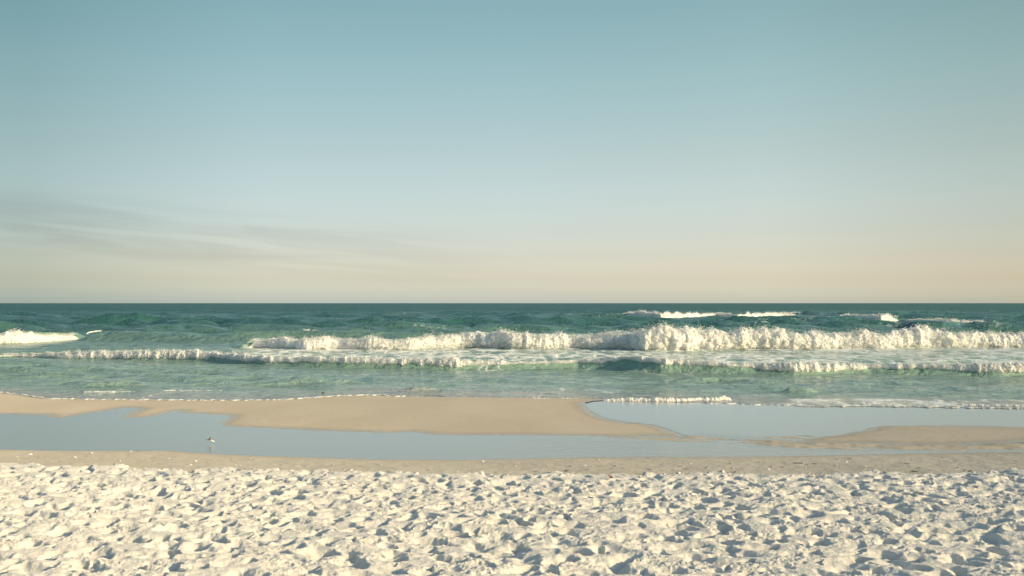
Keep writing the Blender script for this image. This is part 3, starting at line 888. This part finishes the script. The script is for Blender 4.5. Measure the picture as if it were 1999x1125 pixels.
foam_roll('breaking_wave', OUT2, 'short broad white breaker far out, left of a low trailing crest at the right', 'breaking wave', dens=4.0, seed=41, dx=0.6, mist=8)
foam_roll('breaking_wave', OUT3, 'low trailing white crest with a green face far out at the right edge', 'breaking wave', dens=4.0, seed=51, dx=0.6, mist=8)

CAPS = [([(-40, 617, 613, 617), (0, 617, 613, 617), (24, 616, 614, 616)], 'thin whitecap at the far left edge, close under the horizon'),
        ([(582, 653, 649, 648.5), (590, 656, 645, 650), (606, 656, 646, 654), (622, 656, 648, 654), (636, 655, 647, 652)], 'small bright whitecap toppling on top of the smooth green swell'),
        ([(1090, 620, 617, 618), (1110, 620, 615, 618), (1135, 620, 615, 618.5), (1162, 620, 616, 618)], 'thin whitecap on a green swell left of the far breaker'),
        ([(163, 655, 653, 655), (172, 655, 649, 651), (190, 653, 646.6, 648), (212, 652, 648, 649.3)], 'wispy foam lip on the green swell beside the left breaker'),
        ([(430, 655, 653, 655), (440, 655, 652, 655), (456, 655, 652.5, 655)], 'tiny whitecap left of the smooth green swell'),
        ([(318, 635, 633, 635), (326, 635, 632, 635), (336, 635, 633, 635)], 'tiny whitecap alone above the left breaker'),
        ([(1648, 614, 612, 614), (1660, 614, 611, 614), (1672, 614, 612, 614)], 'tiny whitecap behind the short broad breaker far out'),
        ([(1210, 607, 605, 607), (1216, 607, 604.5, 607), (1222, 607, 605, 607)], 'tiny whitecap highest up, above the long thin far breaker'),
        ([(922, 635, 633, 635), (935, 635, 632, 635), (950, 635, 633, 635)], 'thin whitecap in the middle, behind the tallest breaker'),
        ([(1160, 783, 778, 783), (1180, 784, 777, 784), (1230, 785, 776.5, 785), (1280, 786, 775.5, 786), (1330, 786, 777, 786), (1370, 785, 776.5, 785), (1400, 785, 774, 785), (1425, 784, 773, 784), (1445, 783, 779, 783)], 'small tumbling roll of foam by the wet sand, right of the middle'),
        ([(1024, 781, 778, 781), (1040, 781, 776, 781), (1060, 781, 776, 781), (1085, 781, 778, 781), (1100, 781, 776, 781), (1120, 781, 777, 781), (1150, 782, 779, 782)], 'thin line of froth on the edge of the middle sandbar'),
        ([(820, 760, 757, 759), (835, 761, 755, 757.5), (850, 761, 757, 759)], 'small curl of foam on a wavelet in front of the left sandbar'),
        ([(1640, 789, 785, 789), (1670, 791, 785.5, 791), (1720, 792, 786.5, 792), (1760, 793, 785, 793)], 'ragged patch of froth by the backwash on the right'),
        ([(1840, 792, 787, 792), (1880, 794, 787, 794), (1930, 795, 789, 795), (1999, 797, 790, 797), (2080, 798, 791, 798)], 'ragged patch of froth at the right edge of the shore'),
        ([(148, 768, 765, 768), (170, 768, 763, 768), (220, 768, 763, 768), (260, 768, 763.5, 768), (295, 768, 765, 768)], 'white lip of foam on the wash at the left')]
for i, (sp, lab) in enumerate(CAPS):
    small = (sp[-1][0] - sp[0][0]) < 80
    foam_roll('whitecap', sp, lab, 'whitecap', dens=5.0 if small else 3.5, group='small whitecaps and rolls of froth', seed=100 + i * 7, dx=0.4 if small else 0.6, jag=1.0)


def edge_foam(lines, label, seed, w=1.5):
    """thin bead of foam left along the front of the wash; a line is (x0, x1) along the shore or a list of points"""
    rr = np.random.RandomState(seed)
    C, Rr = [], []
    for ln in lines:
        if len(ln) == 2 and not isinstance(ln[0], tuple):
            px = np.arange(ln[0], ln[1], 0.3)
            py = shore_py(px)
        else:
            a = np.array(ln, float)
            px = np.arange(a[0, 0], a[-1, 0], 0.25)
            py = np.interp(px, a[:, 0], a[:, 1]) + 0.5 * noise2(px / 9.0, px * 0 + 2.2, seed)
        for x_, y_ in zip(px, py):
            amt = np.clip(0.55 + 1.1 * float(noise2(x_ / 12.0, 3.3, seed)), 0.28, 1.0)
            y2 = float(y_) - abs(rr.normal(0, 0.25)) * amt
            x, y = ground(x_, y2)
            C.append((x, y, ZW + 0.025)); Rr.append(y / F * rr.uniform(0.5, 1.0) * w * amt)
    C = np.array(C, float); c0 = np.array([C[:, 0].mean(), C[:, 1].mean(), ZW])
    v, f = lumps(C - c0, np.array(Rr), np.stack([rr.uniform(1.4, 2.4, len(C)), np.full(len(C), 4.0), np.full(len(C), 0.7)], 1), seed=seed)
    o = mesh_object('foam_line', v, f, FOAM)
    o.location = c0
    tag(o, label, 'foam line', 'lines of foam along the edge of the wash')


edge_foam([(2, 480)], 'broken white line of foam edging the wash at the left', 5, 1.7)
edge_foam([(480, 790)], 'clean white curve of foam rising towards the middle sandbar', 6, 1.9)
edge_foam([(1380, 1690)], 'straight white line of foam on the front of the backwash at the right', 7, 1.7)
edge_foam([(1690, 2300)], 'broken line of foam along the wash at the right edge', 8, 1.2)
edge_foam([[(178, 775), (200, 772), (232, 767)]], 'short slanting streak of foam in the left wash, nearest the frame edge', 9, 2.0)
edge_foam([[(274, 781), (292, 776), (312, 770)]], 'short slanting streak of foam in the left wash, second from the frame edge', 10, 2.0)
edge_foam([[(310, 766), (345, 764.5), (400, 766), (470, 764)]], 'faint wavy line of foam on the wash above the left sandbar', 11, 1.6)

# ------------------------------------------------------------------ the bird over the pool
BIRD = None


def build_bird():
    d = float(ground(412, 868)[1])
    pm = d / F

    def at(px, py, dy=0.0):
        return Vector(((px - 411) * pm, dy, (866 - py) * pm))
    me = bpy.data.meshes.new('shorebird')
    pts = [  # px, py, depth, radius
        (421.5, 862.8, 0, .006), (418, 861.2, 0, .015), (414, 859.6, 0, .026), (410.5, 858.6, 0, .029), (408, 857.8, 0, .022), (406.2, 857.4, 0, .018), (404.6, 857.6, 0, .008), (402.3, 858.2, 0, .003),
        (411.5, 856.6, -.035, .017), (412.3, 854.6, -.075, .013), (413.8, 852.6, -.105, .007), (416.2, 853.4, -.13, .003),
        (410.5, 856.4, .035, .017), (410.0, 854.4, .075, .013), (411.4, 852.2, .105, .007), (413.0, 852.0, .13, .003),
        (416.5, 862.5, -.008, .0045), (417.2, 864.8, -.012, .003), (418.4, 865.4, -.012, .0025)]
    vs = [at(p[0], p[1], p[2]) for p in pts]
    ed = [(0, 1), (1, 2), (2, 3), (3, 4), (4, 5), (5, 6), (6, 7), (3, 8), (8, 9), (9, 10), (10, 11), (3, 12), (12, 13), (13, 14), (14, 15), (1, 16), (16, 17), (17, 18)]
    me.from_pydata(vs, ed, [])
    o = bpy.data.objects.new('shorebird', me)
    COL.objects.link(o)
    sk = o.modifiers.new('skin', 'SKIN')
    for v, p in zip(me.skin_vertices[0].data, pts):
        r = p[3]
        v.radius = (r, r)
    for i in (8, 9, 10, 11, 12, 13, 14, 15):
        r = pts[i][3]
        me.skin_vertices[0].data[i].radius = (r * 1.9, r * 0.35)
    me.skin_vertices[0].data[3].use_root = True
    o.modifiers.new('subd', 'SUBSURF').render_levels = 2
    o.modifiers['subd'].levels = 2
    dg = bpy.context.evaluated_depsgraph_get()
    m2 = bpy.data.meshes.new_from_object(o.evaluated_get(dg))
    o.modifiers.clear()
    o.data = m2
    m2.name = 'shorebird'
    m2.polygons.foreach_set('use_smooth', np.ones(len(m2.polygons), bool))
    m, nt, b = material('bird_plumage')
    t = nt.nodes.new('ShaderNodeTexCoord'); s = nt.nodes.new('ShaderNodeSeparateXYZ')
    nt.links.new(t.outputs['Object'], s.inputs[0])
    axis = mathn(nt, 'SUBTRACT', s.outputs[2], mathn(nt, 'MULTIPLY', s.outputs[0], -0.33))
    back = smooth(nt, axis, 7.4 * pm - 0.012, 7.4 * pm + 0.008)
    bar = mixc(nt, smooth(nt, noise_node(nt, 40, 3), 0.4, 0.6), (0.17, 0.13, 0.10), (0.32, 0.25, 0.185))
    c = mixc(nt, back, (0.82, 0.81, 0.78), bar)
    tail = smooth(nt, s.outputs[0], 3.0 * pm, 6.0 * pm)
    c = mixc(nt, tail, c, (0.80, 0.79, 0.76))
    head = smooth(nt, s.outputs[0], -3.6 * pm, -5.4 * pm)
    c = mixc(nt, head, c, (0.24, 0.19, 0.155))
    low = smooth(nt, s.outputs[2], 3.6 * pm, 2.8 * pm)
    c = mixc(nt, low, c, (0.05, 0.045, 0.04))
    nt.links.new(c, b.inputs['Base Color'])
    b.inputs['Roughness'].default_value = 0.75
    m2.materials.clear(); m2.materials.append(m)
    x, y = float((411 - 999.5) / F * d), d
    o.location = (x, y, ZW + 0.02)
    o.scale = (0.92, 0.92, 0.85)
    tag(o, 'small brown and white shorebird with raised wings skimming the tidal pool', 'bird')


build_bird()

# ------------------------------------------------------------------ leaf, shell bits and weed lying on the sand
def build_leaf():
    x, y = ground(1190, 939, 0.03)
    x, y = float(x), float(y)
    n = 13
    V, Fq = [], []
    for i in range(n):
        t = i / (n - 1)
        w = 0.030 * math.sin(math.pi * min(1, t * 0.93 + 0.07)) ** 0.75 + 0.001
        for j in range(7):
            s = j / 3 - 1
            V.append(((t - 0.5) * 0.10, w * s * 1.0, 0.030 * s * s * (0.5 + 0.5 * t) + 0.022 * (t - 0.5) ** 2 * 4 + 0.002 * math.sin(9 * t + 3 * s)))
    for i in range(n - 1):
        for j in range(6):
            a = i * 7 + j
            Fq.append((a, a + 1, a + 8, a + 7))
    o = mesh_object('dry_leaf', V, Fq, plain('leaf_brown', (0.13, 0.066, 0.034), (0.20, 0.105, 0.058), 45, 0.6))
    so = o.modifiers.new('thick', 'SOLIDIFY'); so.thickness = 0.0025
    o.rotation_euler = (R(48), R(38), R(12))
    o.location = (x, y, max(sand_height(x, y), 0.0) + 0.045)
    tag(o, 'curled brown dead leaf standing in the white sand near its far edge', 'leaf')
    bm = bmesh.new()
    bmesh.ops.create_cone(bm, cap_ends=True, segments=8, radius1=0.0022, radius2=0.0012, depth=0.035, matrix=Matrix.Translation((-0.065, 0, 0.022)) @ Matrix.Rotation(R(90), 4, 'Y'))
    me = bpy.data.meshes.new('stalk'); bm.to_mesh(me); bm.free()
    me.materials.append(o.data.materials[0])
    s = bpy.data.objects.new('stalk', me); COL.objects.link(s); s.parent = o


build_leaf()


def shell_mesh():
    """half of a clam shell: a ribbed, tilted cup"""
    V, Fq = [], []
    nr, na = 6, 17
    for i in range(nr):
        r = (i + 0.3) / (nr - 0.7)
        for j in range(na):
            a = math.pi * (j / (na - 1)) * 1.5 - math.pi * 0.25
            rr_ = r * (1 + 0.03 * math.cos(j * math.pi))
            V.append((rr_ * math.cos(a) * 0.85, rr_ * math.sin(a) - 0.1, 0.42 * (1 - r * r)))
    for i in range(nr - 1):
        for j in range(na - 1):
            q = i * na + j
            Fq.append((q, q + 1, q + na + 1, q + na))
    return np.array(V), np.array(Fq)


def weed_mesh(seed):
    rr = random.Random(seed)
    bm = bmesh.new()
    for k in range(3):
        x, y, a = rr.uniform(-.4, .4), rr.uniform(-.25, .25), rr.uniform(-0.5, 0.5)
        prev = None
        for i in range(8):
            x += 0.17 * math.cos(a); y += 0.17 * math.sin(a); a += rr.uniform(-0.5, 0.5)
            w = 0.085 * math.sin(math.pi * (i + 0.7) / 8.5)
            q = [bm.verts.new((x - 0.65, y + w, 0.01)), bm.verts.new((x - 0.65, y, 0.10 + 0.05 * rr.random())), bm.verts.new((x - 0.65, y - w, 0.01))]
            if prev:
                for u in (0, 1):
                    bm.faces.new((prev[u], prev[u + 1], q[u + 1], q[u]))
            prev = q
    me = bpy.data.meshes.new('seaweed_scrap'); bm.to_mesh(me); bm.free()
    return me


sv, sf = shell_mesh()
SHELLM = plain('shell_white', (0.80, 0.76, 0.70), (0.90, 0.87, 0.82), 8, 0.45)
WEEDM = plain('weed_dark', (0.10, 0.085, 0.06), (0.19, 0.15, 0.10), 12, 0.7)
proto = mesh_object('shell_fragment', sv, sf, SHELLM)
proto.modifiers.new('thick', 'SOLIDIFY').thickness = 0.06
tag(proto, 'small white piece of shell lying on the damp sand strip', 'shell', 'shell pieces on the damp sand')
weed = bpy.data.objects.new('seaweed_scrap', weed_mesh(2)); COL.objects.link(weed)
weed.data.materials.append(WEEDM)
tag(weed, 'small dark scrap of weed lying on the damp sand strip', 'seaweed', 'weed scraps on the damp sand')


def scatter(src, n, size, px_range, bias, known=()):
    first = True
    done = 0
    spots = list(known)
    while len(spots) < n:
        px = px_range[0] + (px_range[1] - px_range[0]) * rnd.random() ** bias
        lo = np.interp(px, *np.array(POOL_EDGE, float).T) + 3
        hi = np.interp(px, *np.array(DRY_EDGE, float).T) - 1
        spots.append((px, lo + (hi - lo) * rnd.random() ** 0.8))
    for (px, py) in spots:
        e, p = np.interp(px, *np.array(DRY_EDGE, float).T), np.interp(px, *np.array(POOL_EDGE, float).T)
        z = -0.05 + (ZW + 0.05) * np.clip((e - py) / (e - p), 0, 1)
        x, y = [float(q) for q in ground(px, py, z)]
        o = src if first else src.copy()
        if not first:
            COL.objects.link(o)
        first = False
        s = size * math.exp(rnd.gauss(0, 0.38))
        o.scale = (s, s, s * rnd.uniform(0.7, 1.1))
        o.rotation_euler = (rnd.uniform(-0.35, 0.35), rnd.uniform(-0.35, 0.35), rnd.uniform(0, 6.28) if src is proto else rnd.uniform(-0.5, 0.5))
        o.location = (x, y, sand_height(x, y) + 0.002)


scatter(proto, 46, 0.034, (0, 1999), 1.25, [(255, 883), (210, 893), (146, 896), (382, 901), (330, 897), (372, 908), (735, 901), (640, 899), (460, 908), (1420, 922), (1575, 912), (1690, 913), (1786, 921), (1880, 910), (1870, 913), (1985, 917)])
scatter(weed, 26, 0.070, (900, 1999), 0.9, [(1265, 896), (1200, 911), (1155, 912), (1145, 918), (1330, 912), (1425, 907), (1430, 922), (1245, 926), (1555, 906), (1590, 907), (1980, 901), (1770, 908), (270, 883), (365, 882)])

# a dark scrap rolling in the shallow wash at the left
x, y = [float(q) for q in ground(629.5, 770.5)]
w2 = bpy.data.objects.new('seaweed_clump', weed_mesh(9)); COL.objects.link(w2)
w2.data.materials.append(WEEDM)
w2.scale = (0.06, 0.06, 0.4)
w2.location = (x, y, ZW + 0.035)
tag(w2, 'tiny dark clump of weed in the shallow wash above the left sandbar', 'seaweed')
